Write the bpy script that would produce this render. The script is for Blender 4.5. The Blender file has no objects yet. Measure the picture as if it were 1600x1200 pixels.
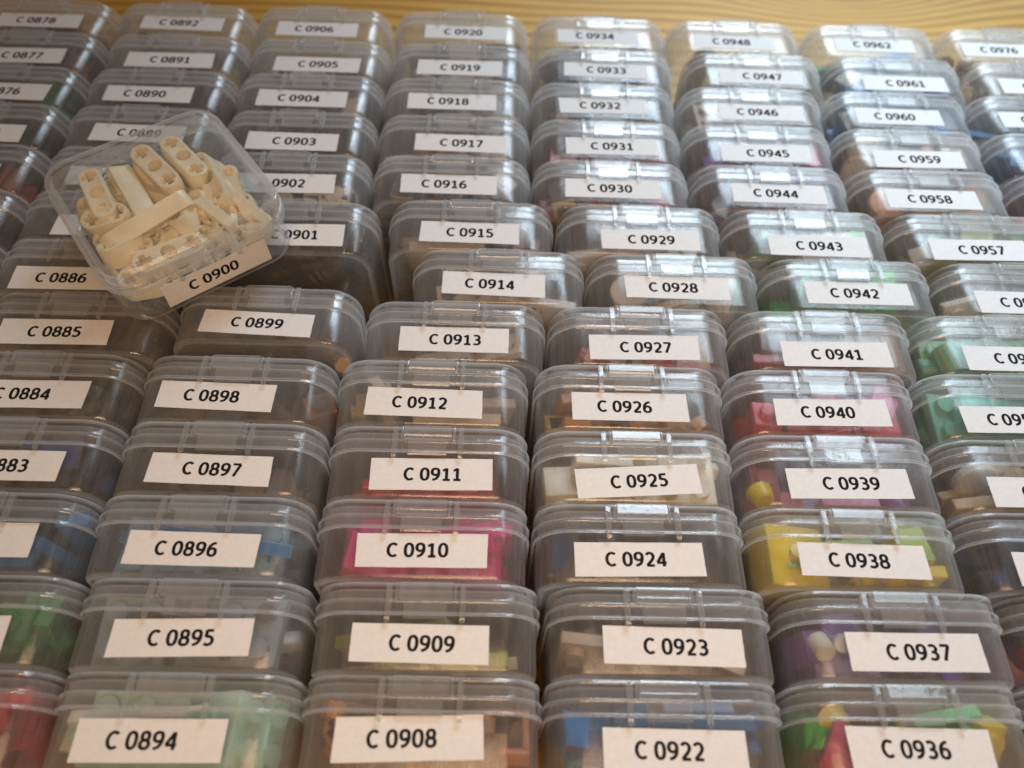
import bpy, bmesh, math, random
from mathutils import Matrix, Vector, Euler, noise

S = bpy.context.scene
COL = S.collection
MM = 0.001
R = math.radians

# ------------------------------------------------------------------ camera
BOX = 53.4            # side of the square storage boxes (mm)
THICK = 20.4          # thickness of a box (mm)
cam_d = bpy.data.cameras.new('camera')
cam = bpy.data.objects.new('camera', cam_d)
COL.objects.link(cam)
S.camera = cam
cam_d.sensor_fit = 'HORIZONTAL'
cam_d.sensor_width = 36.0
cam_d.lens = 27.02
cam_d.clip_start = 0.005
cam_d.clip_end = 20.0
PITCH, YAW, ROLL = 57.276, -1.9665, 2.9967


def camera_matrix():
    p, y, r = R(PITCH), R(YAW), R(ROLL)
    f = Vector((-math.sin(y) * math.cos(p), math.cos(y) * math.cos(p), -math.sin(p)))
    rt = Vector((math.cos(y), math.sin(y), 0))
    up = rt.cross(f)
    a = rt * math.cos(r) + up * math.sin(r)
    b = -rt * math.sin(r) + up * math.cos(r)
    m = Matrix((a, b, -f)).transposed().to_4x4()
    m.translation = Vector((16.94, -272.91, 175.91 + BOX)) * MM
    return m


cam.matrix_world = camera_matrix()
cam_d.dof.use_dof = True
cam_d.dof.focus_distance = 0.206
cam_d.dof.aperture_fstop = 10.0

# ------------------------------------------------------------------ light
W = bpy.data.worlds.new('World')
S.world = W
W.use_nodes = True
bg = W.node_tree.nodes['Background']
bg.inputs[0].default_value = (1.0, 0.68, 0.46, 1)
bg.inputs[1].default_value = WORLD_STRENGTH = 0.08


def area(name, loc, target, sx, sy, power, color, spread):
    d = bpy.data.lights.new(name, 'AREA')
    d.shape = 'RECTANGLE'
    d.size, d.size_y = sx, sy
    d.energy = power
    d.color = color
    d.spread = R(spread)
    o = bpy.data.objects.new(name, d)
    COL.objects.link(o)
    o.location = loc
    o.rotation_euler = (Vector(target) - Vector(loc)).to_track_quat('-Z', 'Y').to_euler()
    return o


# a cool window to the far right, a warm room lamp behind the photographer
area('window_light', (0.30, 0.10, 0.36 + .02), (0.185, -0.045, 0.05), 0.20, 0.18, 0.12, (0.70, 0.88, 1.0), 58)
area('window_light', (0.40, 0.60, 0.52), (0.28, 0.07, 0.05), 0.60, 0.55, 1.15, (0.70, 0.86, 1.0), 47)
area('room_light', (0.04, -0.37, 0.34), (0.0, -0.18, 0.05), 0.20, 0.12, 0.275, (1.0, 0.64, 0.37), 110)

S.view_settings.view_transform = 'Standard'
S.view_settings.look = 'None'
S.view_settings.exposure = 0.30
S.view_settings.gamma = 1.0
S.view_settings.use_curve_mapping = False
S.render.engine = 'CYCLES'
S.cycles.max_bounces = 16
S.cycles.diffuse_bounces = 4
S.cycles.glossy_bounces = 4
S.cycles.transmission_bounces = 8
S.cycles.transparent_max_bounces = 40
S.cycles.caustics_reflective = False
S.cycles.caustics_refractive = False
S.cycles.sample_clamp_indirect = 4.0
S.cycles.use_denoising = True


# ------------------------------------------------------------------ materials
def mat(name):
    m = bpy.data.materials.new(name)
    m.use_nodes = True
    nt = m.node_tree
    return m, nt, nt.nodes, nt.links, nt.nodes['Principled BSDF']


def clear_plastic(name, MILK, lo=.06, hi=.18, blur=0.0):
    """Thin frosted polypropylene: mostly see-through, a milky scatter that grows with
    the length of plastic a ray crosses, and a soft gloss."""
    m, nt, N, L, P = mat(name)
    N.remove(P)
    out = [n for n in N if n.type == 'OUTPUT_MATERIAL'][0]
    tc = N.new('ShaderNodeTexCoord')
    # fine moulding waviness and scratches
    nz = N.new('ShaderNodeTexNoise'); nz.inputs['Scale'].default_value = 420; nz.inputs['Detail'].default_value = 3
    L.new(tc.outputs['Object'], nz.inputs['Vector'])
    mp = N.new('ShaderNodeMapping'); mp.inputs['Scale'].default_value = (260, 60, 2400)
    mp.inputs['Rotation'].default_value = (0.2, 0.5, 0.3)
    L.new(tc.outputs['Object'], mp.inputs['Vector'])
    sc = N.new('ShaderNodeTexNoise'); sc.inputs['Scale'].default_value = 1.0; sc.inputs['Detail'].default_value = 4
    L.new(mp.outputs[0], sc.inputs['Vector'])
    bmp = N.new('ShaderNodeBump'); bmp.inputs['Strength'].default_value = 0.08; bmp.inputs['Distance'].default_value = 0.0006
    L.new(nz.outputs['Fac'], bmp.inputs['Height'])
    rr = N.new('ShaderNodeMapRange'); rr.inputs['From Min'].default_value = .35; rr.inputs['From Max'].default_value = .7
    rr.inputs['To Min'].default_value = lo; rr.inputs['To Max'].default_value = hi
    L.new(sc.outputs['Fac'], rr.inputs['Value'])
    # path length through the wall
    g = N.new('ShaderNodeNewGeometry')
    dot = N.new('ShaderNodeVectorMath'); dot.operation = 'DOT_PRODUCT'
    L.new(g.outputs['Normal'], dot.inputs[0]); L.new(g.outputs['Incoming'], dot.inputs[1])
    ab = N.new('ShaderNodeMath'); ab.operation = 'ABSOLUTE'; L.new(dot.outputs['Value'], ab.inputs[0])
    mx = N.new('ShaderNodeMath'); mx.operation = 'MAXIMUM'; mx.inputs[1].default_value = .10; L.new(ab.outputs[0], mx.inputs[0])
    dv = N.new('ShaderNodeMath'); dv.operation = 'DIVIDE'; dv.inputs[0].default_value = 1.0; L.new(mx.outputs[0], dv.inputs[1])
    pw = N.new('ShaderNodeMath'); pw.operation = 'POWER'; pw.inputs[0].default_value = 1 - MILK; L.new(dv.outputs[0], pw.inputs[1])
    al = N.new('ShaderNodeMath'); al.operation = 'SUBTRACT'; al.inputs[0].default_value = 1.0; L.new(pw.outputs[0], al.inputs[1])
    sm = N.new('ShaderNodeMath'); sm.operation = 'MULTIPLY_ADD'; sm.inputs[1].default_value = .20; sm.inputs[2].default_value = -.085
    L.new(sc.outputs['Fac'], sm.inputs[0])
    al2 = N.new('ShaderNodeMath'); al2.operation = 'ADD'; al2.use_clamp = True
    L.new(al.outputs[0], al2.inputs[0]); L.new(sm.outputs[0], al2.inputs[1])
    tr = N.new('ShaderNodeBsdfTransparent'); tr.inputs[0].default_value = (.98, .985, .985, 1)
    df = N.new('ShaderNodeBsdfDiffuse'); df.inputs[0].default_value = (.90, .90, .90, 1)
    tl = N.new('ShaderNodeBsdfTranslucent'); tl.inputs[0].default_value = (.90, .90, .90, 1)
    m1 = N.new('ShaderNodeMixShader'); m1.inputs[0].default_value = .60
    L.new(df.outputs[0], m1.inputs[1]); L.new(tl.outputs[0], m1.inputs[2])
    through = tr
    if blur:    # the frosted skin spreads part of what passes straight through
        rf = N.new('ShaderNodeBsdfRefraction'); rf.inputs['Color'].default_value = (.98, .985, .985, 1)
        rf.inputs['Roughness'].default_value = .7; rf.inputs['IOR'].default_value = 1.18
        through = N.new('ShaderNodeMixShader'); through.inputs[0].default_value = blur
        L.new(tr.outputs[0], through.inputs[1]); L.new(rf.outputs[0], through.inputs[2])
    m2 = N.new('ShaderNodeMixShader')
    L.new(al2.outputs[0], m2.inputs[0]); L.new(through.outputs[0], m2.inputs[1]); L.new(m1.outputs[0], m2.inputs[2])
    gl = N.new('ShaderNodeBsdfGlossy'); gl.inputs[0].default_value = (1, 1, 1, 1)
    L.new(rr.outputs[0], gl.inputs['Roughness']); L.new(bmp.outputs[0], gl.inputs['Normal'])
    # Fresnel of a thin sheet, the same from either side
    om = N.new('ShaderNodeMath'); om.operation = 'SUBTRACT'; om.inputs[0].default_value = 1.0; L.new(ab.outputs[0], om.inputs[1])
    p5 = N.new('ShaderNodeMath'); p5.operation = 'POWER'; p5.inputs[1].default_value = 5.0; L.new(om.outputs[0], p5.inputs[0])
    fr = N.new('ShaderNodeMath'); fr.operation = 'MULTIPLY_ADD'; fr.inputs[1].default_value = .6; fr.inputs[2].default_value = .035
    L.new(p5.outputs[0], fr.inputs[0])
    m3 = N.new('ShaderNodeMixShader')
    L.new(fr.outputs[0], m3.inputs[0]); L.new(m2.outputs[0], m3.inputs[1]); L.new(gl.outputs[0], m3.inputs[2])
    L.new(m3.outputs[0], out.inputs['Surface'])
    return m


PLASTIC = clear_plastic('frosted_clear_plastic', .08, .14, .32, .15)
LIDP = clear_plastic('clear_lid_plastic', .062, .12, .30, .05)
LOOSELID = clear_plastic('clearest_lid_plastic', .028, .04, .12)
THICKP = clear_plastic('frosted_thick_plastic', .22, .03, .08)
LATCHP = clear_plastic('glossy_latch_plastic', .12, .03, .07)


def paper():
    m, nt, N, L, P = mat('white_label_paper')
    tc = N.new('ShaderNodeTexCoord')
    nz = N.new('ShaderNodeTexNoise'); nz.inputs['Scale'].default_value = 900; nz.inputs['Detail'].default_value = 4
    L.new(tc.outputs['Object'], nz.inputs['Vector'])
    cr = N.new('ShaderNodeValToRGB')
    cr.color_ramp.elements[0].position = .3; cr.color_ramp.elements[0].color = (.69, .69, .69, 1)
    cr.color_ramp.elements[1].position = .7; cr.color_ramp.elements[1].color = (.74, .74, .74, 1)
    L.new(nz.outputs['Fac'], cr.inputs[0]); L.new(cr.outputs[0], P.inputs['Base Color'])
    P.inputs['Roughness'].default_value = .75
    P.inputs['Specular IOR Level'].default_value = .08
    return m


PAPER = paper()
INK, _, _, _, _p = mat('black_printer_ink')
_p.inputs['Base Color'].default_value = (.018, .016, .018, 1)
_p.inputs['Roughness'].default_value = .8
_p.inputs['Specular IOR Level'].default_value = .05

_pm = {}


def toy(col, rough=.32):
    """Coloured toy plastic with a faint tone variation."""
    k = (tuple(round(c, 3) for c in col), rough)
    if k in _pm:
        return _pm[k]
    m, nt, N, L, P = mat('toy_plastic')
    tc = N.new('ShaderNodeTexCoord')
    nz = N.new('ShaderNodeTexNoise'); nz.inputs['Scale'].default_value = 90
    L.new(tc.outputs['Object'], nz.inputs['Vector'])
    cr = N.new('ShaderNodeValToRGB')
    cr.color_ramp.elements[0].position = .3
    cr.color_ramp.elements[0].color = (col[0] * .85, col[1] * .85, col[2] * .85, 1)
    cr.color_ramp.elements[1].position = .7
    cr.color_ramp.elements[1].color = (min(1, col[0] * 1.1), min(1, col[1] * 1.1), min(1, col[2] * 1.1), 1)
    L.new(nz.outputs['Fac'], cr.inputs[0]); L.new(cr.outputs[0], P.inputs['Base Color'])
    P.inputs['Roughness'].default_value = rough
    _pm[k] = m
    return m


def pine():
    m, nt, N, L, P = mat('varnished_pine')
    tc = N.new('ShaderNodeTexCoord')

    def math_(op, a, b=None):
        n = N.new('ShaderNodeMath'); n.operation = op
        for i, v in enumerate((a, b)):
            if v is None: continue
            if isinstance(v, (int, float)): n.inputs[i].default_value = v
            else: L.new(v, n.inputs[i])
        return n.outputs[0]
    sep = N.new('ShaderNodeSeparateXYZ'); L.new(tc.outputs['Object'], sep.inputs[0])
    x, y = sep.outputs[0], sep.outputs[1]
    # slow wander of the grain
    mp = N.new('ShaderNodeMapping'); mp.inputs['Scale'].default_value = (3.0, 12, 1)
    L.new(tc.outputs['Object'], mp.inputs[0])
    nz = N.new('ShaderNodeTexNoise'); nz.inputs['Scale'].default_value = 1.0; nz.inputs['Detail'].default_value = 2
    L.new(mp.outputs[0], nz.inputs['Vector'])
    v = math_('ADD', y, math_('MULTIPLY', nz.outputs['Fac'], .05))
    # knots: the year rings bow around them
    kn = None
    for kx, ky, rad, amp in KNOTS:
        dx = math_('DIVIDE', math_('SUBTRACT', x, kx), rad * 2.2)
        dy = math_('DIVIDE', math_('SUBTRACT', y, ky), rad)
        r2 = math_('ADD', math_('MULTIPLY', dx, dx), math_('MULTIPLY', dy, dy))
        ex = math_('POWER', 2.718, math_('MULTIPLY', r2, -1.0))
        v = math_('ADD', v, math_('MULTIPLY', ex, amp))
        k2 = math_('POWER', 2.718, math_('MULTIPLY', r2, -22.0))
        kn = k2 if kn is None else math_('ADD', kn, k2)
    ring = math_('FRACT', math_('MULTIPLY', v, 110.0))
    rp = N.new('ShaderNodeValToRGB'); e = rp.color_ramp.elements
    e[0].position = 0; e[0].color = (.70, .42, .075, 1)
    e[1].position = 1; e[1].color = (.27, .095, .012, 1)
    a = e.new(.55); a.color = (.66, .37, .06, 1)
    b = e.new(.86); b.color = (.44, .19, .022, 1)
    L.new(ring, rp.inputs[0])
    mp2 = N.new('ShaderNodeMapping'); mp2.inputs['Scale'].default_value = (25, 900, 1)
    L.new(tc.outputs['Object'], mp2.inputs[0])
    fz = N.new('ShaderNodeTexNoise'); fz.inputs['Scale'].default_value = 1; fz.inputs['Detail'].default_value = 3
    L.new(mp2.outputs[0], fz.inputs['Vector'])
    mx = N.new('ShaderNodeMix'); mx.data_type = 'RGBA'; mx.blend_type = 'OVERLAY'; mx.inputs['Factor'].default_value = .35
    L.new(rp.outputs[0], mx.inputs['A']); L.new(fz.outputs['Color'], mx.inputs['B'])
    bw = N.new('ShaderNodeRGBToBW'); L.new(fz.outputs['Color'], bw.inputs[0]); L.new(bw.outputs[0], mx.inputs['B'])
    mk = N.new('ShaderNodeMix'); mk.data_type = 'RGBA'; mk.inputs['B'].default_value = (.16, .06, .02, 1)
    L.new(math_('MULTIPLY', kn, .8), mk.inputs['Factor']); L.new(mx.outputs['Result'], mk.inputs['A'])
    L.new(mk.outputs['Result'], P.inputs['Base Color'])
    P.inputs['Roughness'].default_value = .6
    P.inputs['Specular IOR Level'].default_value = .3
    bp = N.new('ShaderNodeBump'); bp.inputs['Strength'].default_value = .08; bp.inputs['Distance'].default_value = .0004
    L.new(bw.outputs[0], bp.inputs['Height']); L.new(bp.outputs[0], P.inputs['Normal'])
    return m


KNOTS = [(.198, .130, .026, .048), (-.24, .30, .03, .04)]
PINE = pine()


# ------------------------------------------------------------------ helpers
def new_obj(name, me, material=None, parent=None):
    o = bpy.data.objects.new(name, me)
    COL.objects.link(o)
    if material is not None:
        if me.materials:
            me.materials[0] = material
        else:
            me.materials.append(material)
    if parent is not None:
        o.parent = parent
    return o


def finish(bm, name, sharp=38, flat=False):
    bmesh.ops.remove_doubles(bm, verts=bm.verts, dist=1e-7)
    bmesh.ops.recalc_face_normals(bm, faces=bm.faces)
    for f in bm.faces:
        f.smooth = not flat
    for e in bm.edges:
        if len(e.link_faces) == 2 and e.calc_face_angle(0) > R(sharp):
            e.smooth = False
    me = bpy.data.meshes.new(name)
    bm.to_mesh(me)
    bm.free()
    return me


def empty(name, label, cat, group=None):
    o = bpy.data.objects.new(name, None)
    o.empty_display_size = .01
    COL.objects.link(o)
    tag(o, label, cat, group)
    return o


def tag(o, label, cat, group=None, kind=None):
    o['label'] = label
    o['category'] = cat
    if group: o['group'] = group
    if kind: o['kind'] = kind


# a box is modelled lying flat (mm, base down, latch side towards -y), then stood on edge
STAND = Matrix.Translation((0, THICK / 2 * -1, BOX / 2)) @ Matrix.Rotation(R(-90), 4, 'X')
TOM = Matrix.Diagonal((MM, MM, MM, 1))


def ring(a, r, z, n=9):
    pts = []
    for cx, cy, a0 in ((1, 1, 0), (-1, 1, 90), (-1, -1, 180), (1, -1, 270)):
        for i in range(n):
            t = R(a0 + 90 * i / (n - 1))
            pts.append((cx * (a - r) + r * math.cos(t), cy * (a - r) + r * math.sin(t), z))
    return pts


def loft(bm, rings, cap0=True, cap1=True):
    vs = [[bm.verts.new(p) for p in rg] for rg in rings]
    n = len(vs[0])
    for a, b in zip(vs, vs[1:]):
        for i in range(n):
            j = (i + 1) % n
            bm.faces.new((a[i], a[j], b[j], b[i]))
    if cap0: bm.faces.new(vs[0][::-1])
    if cap1: bm.faces.new(vs[-1])


def block(bm, x0, x1, y0, y1, z0, z1, bev=0.0, seg=2):
    t = bmesh.new()
    r = bmesh.ops.create_cube(t, size=1)
    bmesh.ops.scale(t, vec=(x1 - x0, y1 - y0, z1 - z0), verts=t.verts)
    bmesh.ops.translate(t, vec=((x0 + x1) / 2, (y0 + y1) / 2, (z0 + z1) / 2), verts=t.verts)
    if bev:
        bmesh.ops.bevel(t, geom=t.edges[:], offset=bev, segments=seg, affect='EDGES', profile=.5)
    merge(bm, t)


def merge(bm, t, m=None):
    me = bpy.data.meshes.new('tmp')
    if m is not None:
        bmesh.ops.transform(t, matrix=m, verts=t.verts)
    t.to_mesh(me)
    t.free()
    bm.from_mesh(me)
    bpy.data.meshes.remove(me)


# ------------------------------------------------------------------ the table
bm = bmesh.new()
bmesh.ops.create_grid(bm, x_segments=1, y_segments=1, size=.9)
table = new_obj('table_surface', finish(bm, 'table_surface'), PINE)
tag(table, 'pine wood table surface with a knot, under and behind the boxes', 'table', kind='structure')

# ------------------------------------------------------------------ box meshes
H = BOX / 2
FRONT = H - 1.0


def base_mesh():
    bm = bmesh.new()
    rg = [ring(H - 2.6, 7.0, 0), ring(H - 1.7, 7.8, .22), ring(H - 1.15, 8.3, .8), ring(H - 1.0, 8.4, 1.7),
          ring(FRONT, 8.4, 12.2), ring(H - 1.05, 8.35, 13.3), ring(H - 1.2, 8.2, 13.45), ring(H - 1.8, 7.6, 13.45),
          ring(H - 2.0, 7.4, 13.2), ring(H - 2.1, 7.3, 2.0), ring(H - 2.5, 6.9, 1.35), ring(H - 3.3, 6.1, 1.15)]
    loft(bm, rg)
    for f in bm.faces:
        c = f.calc_center_median()
        if len(f.verts) == 4 and (c.z < 1.2 or c.z > 13.2) and max(abs(c.x), abs(c.y)) > H - 4: f.material_index = 1
    bmesh.ops.transform(bm, matrix=TOM @ STAND, verts=bm.verts)
    return finish(bm, 'base')


def lid_mesh():
    bm = bmesh.new()
    rg = [ring(H - 2.9, 6.7, 20.25), ring(H - 2.2, 7.3, THICK), ring(H - 1.3, 8.2, THICK), ring(H - .75, 8.75, 20.2), ring(H - .5, 9.0, 19.6), ring(H - .62, 8.9, 19.2),
          ring(H - .62, 8.9, 16.6), ring(H - .5, 9.0, 16.3), ring(H - .12, 9.4, 16.15), ring(H + .05, 9.55, 15.85), ring(H - .02, 9.5, 15.5), ring(H - .2, 9.3, 15.3),
          ring(H - .2, 9.3, 13.4), ring(H + .02, 9.5, 13.15), ring(H + .05, 9.55, 12.9), ring(H - .12, 9.4, 12.65),
          ring(H - .6, 8.9, 12.65), ring(H - .72, 8.8, 12.9), ring(H - .75, 8.75, 13.9), ring(H - 1.4, 8.1, 14.3), ring(H - 1.5, 8.0, 18.7),
          ring(H - 2.0, 7.5, 18.5), ring(H - 2.9, 6.6, 19.35)]
    loft(bm, rg)
    for f in bm.faces:      # rolled rims are thicker plastic
        z = f.calc_center_median().z
        r = max(abs(f.calc_center_median().x), abs(f.calc_center_median().y))
        if len(f.verts) == 4 and r > H - 4 and (z > 19.3 or 15.3 < z < 16.65 or z < 13.4): f.material_index = 1
    bmesh.ops.transform(bm, matrix=TOM @ STAND, verts=bm.verts)
    return finish(bm, 'lid')


def latch_mesh():
    bm = bmesh.new()
    y = -(H - .44)
    prof = [(y, 20.1), (y - .5, 20.2), (y - 1.1, 19.9), (y - 1.35, 19.3), (y - 1.3, 17.7), (y - 1.55, 17.15), (y - 1.2, 16.55), (y - .9, 16.3), (y, 16.5)]
    plate = [(y - .1, 16.2), (y - .62, 16.1), (y - .6, 12.2), (y - .35, 11.8), (y - .1, 11.9)]
    for w0, w1, pr in ((-6.2, 6.2, prof), (-4.9, 4.9, plate)):
        a = [bm.verts.new((w0, p[0], p[1])) for p in pr]
        b = [bm.verts.new((w1, p[0], p[1])) for p in pr]
        n = len(pr)
        for i in range(n):
            j = (i + 1) % n
            bm.faces.new((a[i], a[j], b[j], b[i]))
        bm.faces.new(a[::-1]); bm.faces.new(b)
    bmesh.ops.bevel(bm, geom=[e for e in bm.edges if len(e.link_faces) == 2 and e.calc_face_angle(0) > R(60)], offset=.12, segments=2, affect='EDGES')
    # small slots at both ends of the hinge barrel
    for s in (-1, 1):
        block(bm, s * 6.75 - .28, s * 6.75 + .28, y - .8, y + .05, 15.8, 19.9, .12)
    bmesh.ops.transform(bm, matrix=TOM @ STAND, verts=bm.verts)
    return finish(bm, 'latch', 30)


def rib_mesh(s):
    bm = bmesh.new()
    y = -(H - .44)
    x0, x1 = s * 8.5 - .6, s * 8.5 + .6
    a = [(y + .05, 20.0), (y - .7, 19.8), (y - 1.1, 19.0), (y - 1.15, 12.6), (y - .9, 11.2), (y - .35, 10.7), (y - .3, 12.5), (y + .05, 15)]
    va = [bm.verts.new((x0, p[0], p[1])) for p in a]
    vb = [bm.verts.new((x1, p[0], p[1])) for p in a]
    for i in range(len(a)):
        j = (i + 1) % len(a)
        bm.faces.new((va[i], va[j], vb[j], vb[i]))
    bm.faces.new(va[::-1]); bm.faces.new(vb)
    bmesh.ops.bevel(bm, geom=bm.edges[:], offset=.14, segments=2, affect='EDGES')
    bmesh.ops.transform(bm, matrix=TOM @ STAND, verts=bm.verts)
    return finish(bm, 'rib', 50)


BASE, LID, LATCH, RIBS = base_mesh(), lid_mesh(), latch_mesh(), (rib_mesh(-1), rib_mesh(1))
for me, first in ((BASE, PLASTIC), (LID, LIDP)):
    me.materials.append(first)
    me.materials.append(THICKP)
for me in (LATCH,) + RIBS:
    me.materials.append(LATCHP)


# ------------------------------------------------------------------ printed numbers
def arc(cx, cy, rx, ry, a0, a1, n=14):
    return [(cx + rx * math.cos(R(a0 + (a1 - a0) * i / n)), cy + ry * math.sin(R(a0 + (a1 - a0) * i / n))) for i in range(n + 1)]


def sup(cx, cy, rx, ry, n=28, e=.86):
    o = []
    for i in range(n):
        t = 2 * math.pi * i / n
        c, s = math.cos(t), math.sin(t)
        o.append((cx + rx * math.copysign(abs(c) ** e, c), cy + ry * math.copysign(abs(s) ** e, s)))
    return o


_six = [[('loop',), sup(.355, .315, .235, .245)], [(), [(.12, .36), (.125, .52), (.18, .70), (.29, .84), (.43, .915), (.565, .925)]]]
GLYPH = {
    '0': [[('loop',), sup(.35, .5, .245, .43)]],
    '1': [[(), [(.10, .77), (.24, .84), (.385, .93)]], [(), [(.375, .97), (.375, .07)]], [(), [(.11, .065), (.62, .065)]]],
    '2': [[(), arc(.33, .68, .235, .25, 155, -12) + [(.53, .53), (.42, .38), (.27, .22), (.13, .09)]], [(), [(.10, .065), (.62, .065)]]],
    '3': [[(), arc(.30, .715, .235, .215, 140, -78) + [(.22, .51)]], [(), [(.22, .51)] + arc(.31, .29, .255, .225, 80, -142)]],
    '4': [[(), [(.505, .0), (.505, .95)]], [(), [(.50, .92), (.07, .27)]], [(), [(.04, .26), (.68, .26)]]],
    '5': [[(), [(.58, .93), (.15, .93)]], [(), [(.175, .95), (.16, .53)]], [(), [(.16, .55)] + arc(.305, .315, .265, .255, 100, -140)]],
    '6': _six,
    '7': [[(), [(.07, .93), (.63, .93)]], [(), [(.60, .93), (.23, .0)]]],
    '8': [[('loop',), sup(.35, .725, .20, .21)], [('loop',), sup(.35, .285, .24, .22)]],
    '9': [[k, [(.70 - x, 1 - y) for x, y in pts]] for k, pts in _six],
    'C': [[(), arc(.42, .5, .33, .43, 48, 312, 24)]],
}


def add_glyph(bm, ch, ox, oy, sc, z):
    for si, (kind, pts) in enumerate(GLYPH[ch]):
        wx, wy = .110, .088
        loop = 'loop' in kind
        n = len(pts)
        zz = z + si * .012
        A, B = [], []
        for i in range(n):
            if loop:
                p, q = pts[i - 1], pts[(i + 1) % n]
            else:
                p, q = pts[max(0, i - 1)], pts[min(n - 1, i + 1)]
            tx, ty = q[0] - p[0], q[1] - p[1]
            l = math.hypot(tx, ty) or 1
            nx, ny = -ty / l * wx, tx / l * wy
            x, y = pts[i]
            A.append(bm.verts.new((ox + (x + nx) * sc, oy + (y + ny) * sc, zz)))
            B.append(bm.verts.new((ox + (x - nx) * sc, oy + (y - ny) * sc, zz)))
        for i in range(n if loop else n - 1):
            j = (i + 1) % n
            bm.faces.new((A[i], B[i], B[j], A[j]))


def number_mesh(num, lab_m, dx):
    """'C 0911' printed on the label; lab_m takes label-plane mm to the standing box frame."""
    bm = bmesh.new()
    sc = 3.6
    s = 'C %04d' % num
    x = -4.09 * sc / 2 + dx
    for ch in s:
        if ch == ' ':
            x += .42 * sc
            continue
        add_glyph(bm, ch, x, -sc / 2, sc, .075)
        x += (.70 if ch == 'C' else .755) * sc
    bmesh.ops.transform(bm, matrix=lab_m, verts=bm.verts)
    me = bpy.data.meshes.new('printed_number')
    bm.to_mesh(me)
    bm.free()
    return me


def label_mesh(w, h, rng, lab_m):
    bm = bmesh.new()
    j = lambda: rng.uniform(-.22, .22)
    c = [(-w / 2 + j(), -h / 2 + j() * .6), (w / 2 + j(), -h / 2 + j() * .6), (w / 2 + j(), h / 2 + j() * .6), (-w / 2 + j(), h / 2 + j() * .6)]
    # scissor-cut outline, a hair wavy
    out = []
    for k in range(4):
        a, b = c[k], c[(k + 1) % 4]
        m = 6
        for i in range(m):
            t = i / m
            wv = rng.uniform(-.045, .045) if i else 0
            dx, dy = b[0] - a[0], b[1] - a[1]
            l = math.hypot(dx, dy)
            out.append((a[0] + dx * t - dy / l * wv, a[1] + dy * t + dx / l * wv))
    lo = [bm.verts.new((x, y, -.02)) for x, y in out]
    hi = [bm.verts.new((x, y, .05)) for x, y in out]
    n = len(out)
    for i in range(n):
        k = (i + 1) % n
        bm.faces.new((lo[i], lo[k], hi[k], hi[i]))
    bm.faces.new(lo[::-1]); bm.faces.new(hi)
    bmesh.ops.transform(bm, matrix=lab_m, verts=bm.verts)
    return finish(bm, 'paper_label', flat=True)


def make_box(num, label, lx=0, ly=0, rot=0, w=31.2, h=8.5):
    rng = random.Random(num)
    root = empty('storage_box', label, 'storage box', 'clear latched boxes with paper number labels')
    new_obj('base', BASE, None, root)
    lid = new_obj('lid', LID, None, root)
    new_obj('latch', LATCH, None, lid)
    for r in RIBS:
        new_obj('rib', r, None, lid)
    # label plane: x along the box, y towards the lid, z outwards
    lm = TOM @ STAND @ Matrix.Translation((lx, -(FRONT + .06), 6.7 + ly)) @ Matrix.Rotation(R(90), 4, 'X') @ Matrix.Rotation(R(rot), 4, 'Z')
    lab = new_obj('paper_label', label_mesh(w + rng.uniform(-.4, .4), h + rng.uniform(-.2, .2), rng, lm), PAPER, root)
    dx = (.4 if num % 2 else -1.1) + rng.uniform(-.3, .3)
    new_obj('printed_number', number_mesh(num, lm, dx), INK, lab)
    return root


# ------------------------------------------------------------------ toy pieces (mm, centred)
def stud_brick(nx, ny, hh):
    bm = bmesh.new()
    block(bm, -nx * 4 + .1, nx * 4 - .1, -ny * 4 + .1, ny * 4 - .1, -hh / 2, hh / 2, .25, 1)
    for i in range(nx):
        for k in range(ny):
            t = bmesh.new()
            bmesh.ops.create_cone(t, cap_ends=True, segments=14, radius1=2.4, radius2=2.4, depth=1.7)
            merge(bm, t, Matrix.Translation(((i - (nx - 1) / 2) * 8, (k - (ny - 1) / 2) * 8, hh / 2 + .85)))
    return bm


def slope_brick():
    bm = bmesh.new()
    pts = [(-8, -4.8), (8, -4.8), (8, -3.2), (0, 4.8), (-8, 4.8)]
    a = [bm.verts.new((x, -4, z)) for x, z in pts]
    b = [bm.verts.new((x, 4, z)) for x, z in pts]
    for i in range(5):
        k = (i + 1) % 5
        bm.faces.new((a[i], a[k], b[k], b[i]))
    bm.faces.new(a[::-1]); bm.faces.new(b)
    for k in (-1,):
        t = bmesh.new()
        bmesh.ops.create_cone(t, cap_ends=True, segments=14, radius1=2.4, radius2=2.4, depth=1.7)
        merge(bm, t, Matrix.Translation((-4, 0, 5.6)))
    return bm


def round_piece(r0, r1, d):
    bm = bmesh.new()
    bmesh.ops.create_cone(bm, cap_ends=True, segments=20, radius1=r0, radius2=r1, depth=d)
    bmesh.ops.bevel(bm, geom=bm.edges[:], offset=.3, segments=2, affect='EDGES')
    return bm


def arch_piece(w=16, t=7.5, h=10, inner=10):
    bm = bmesh.new()
    pts = [(-w / 2, -h / 2), (-inner / 2, -h / 2)] + [(-inner / 2 * math.cos(R(a)), -h / 2 + (h - 3) * math.sin(R(a))) for a in range(15, 180, 15)] + [(inner / 2, -h / 2), (w / 2, -h / 2), (w / 2, h / 2), (-w / 2, h / 2)]
    a = [bm.verts.new((x, -t / 2, z)) for x, z in pts]
    b = [bm.verts.new((x, t / 2, z)) for x, z in pts]
    n = len(pts)
    for i in range(n):
        k = (i + 1) % n
        bm.faces.new((a[i], a[k], b[k], b[i]))
    bm.faces.new(a[::-1]); bm.faces.new(b)
    return bm


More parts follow.
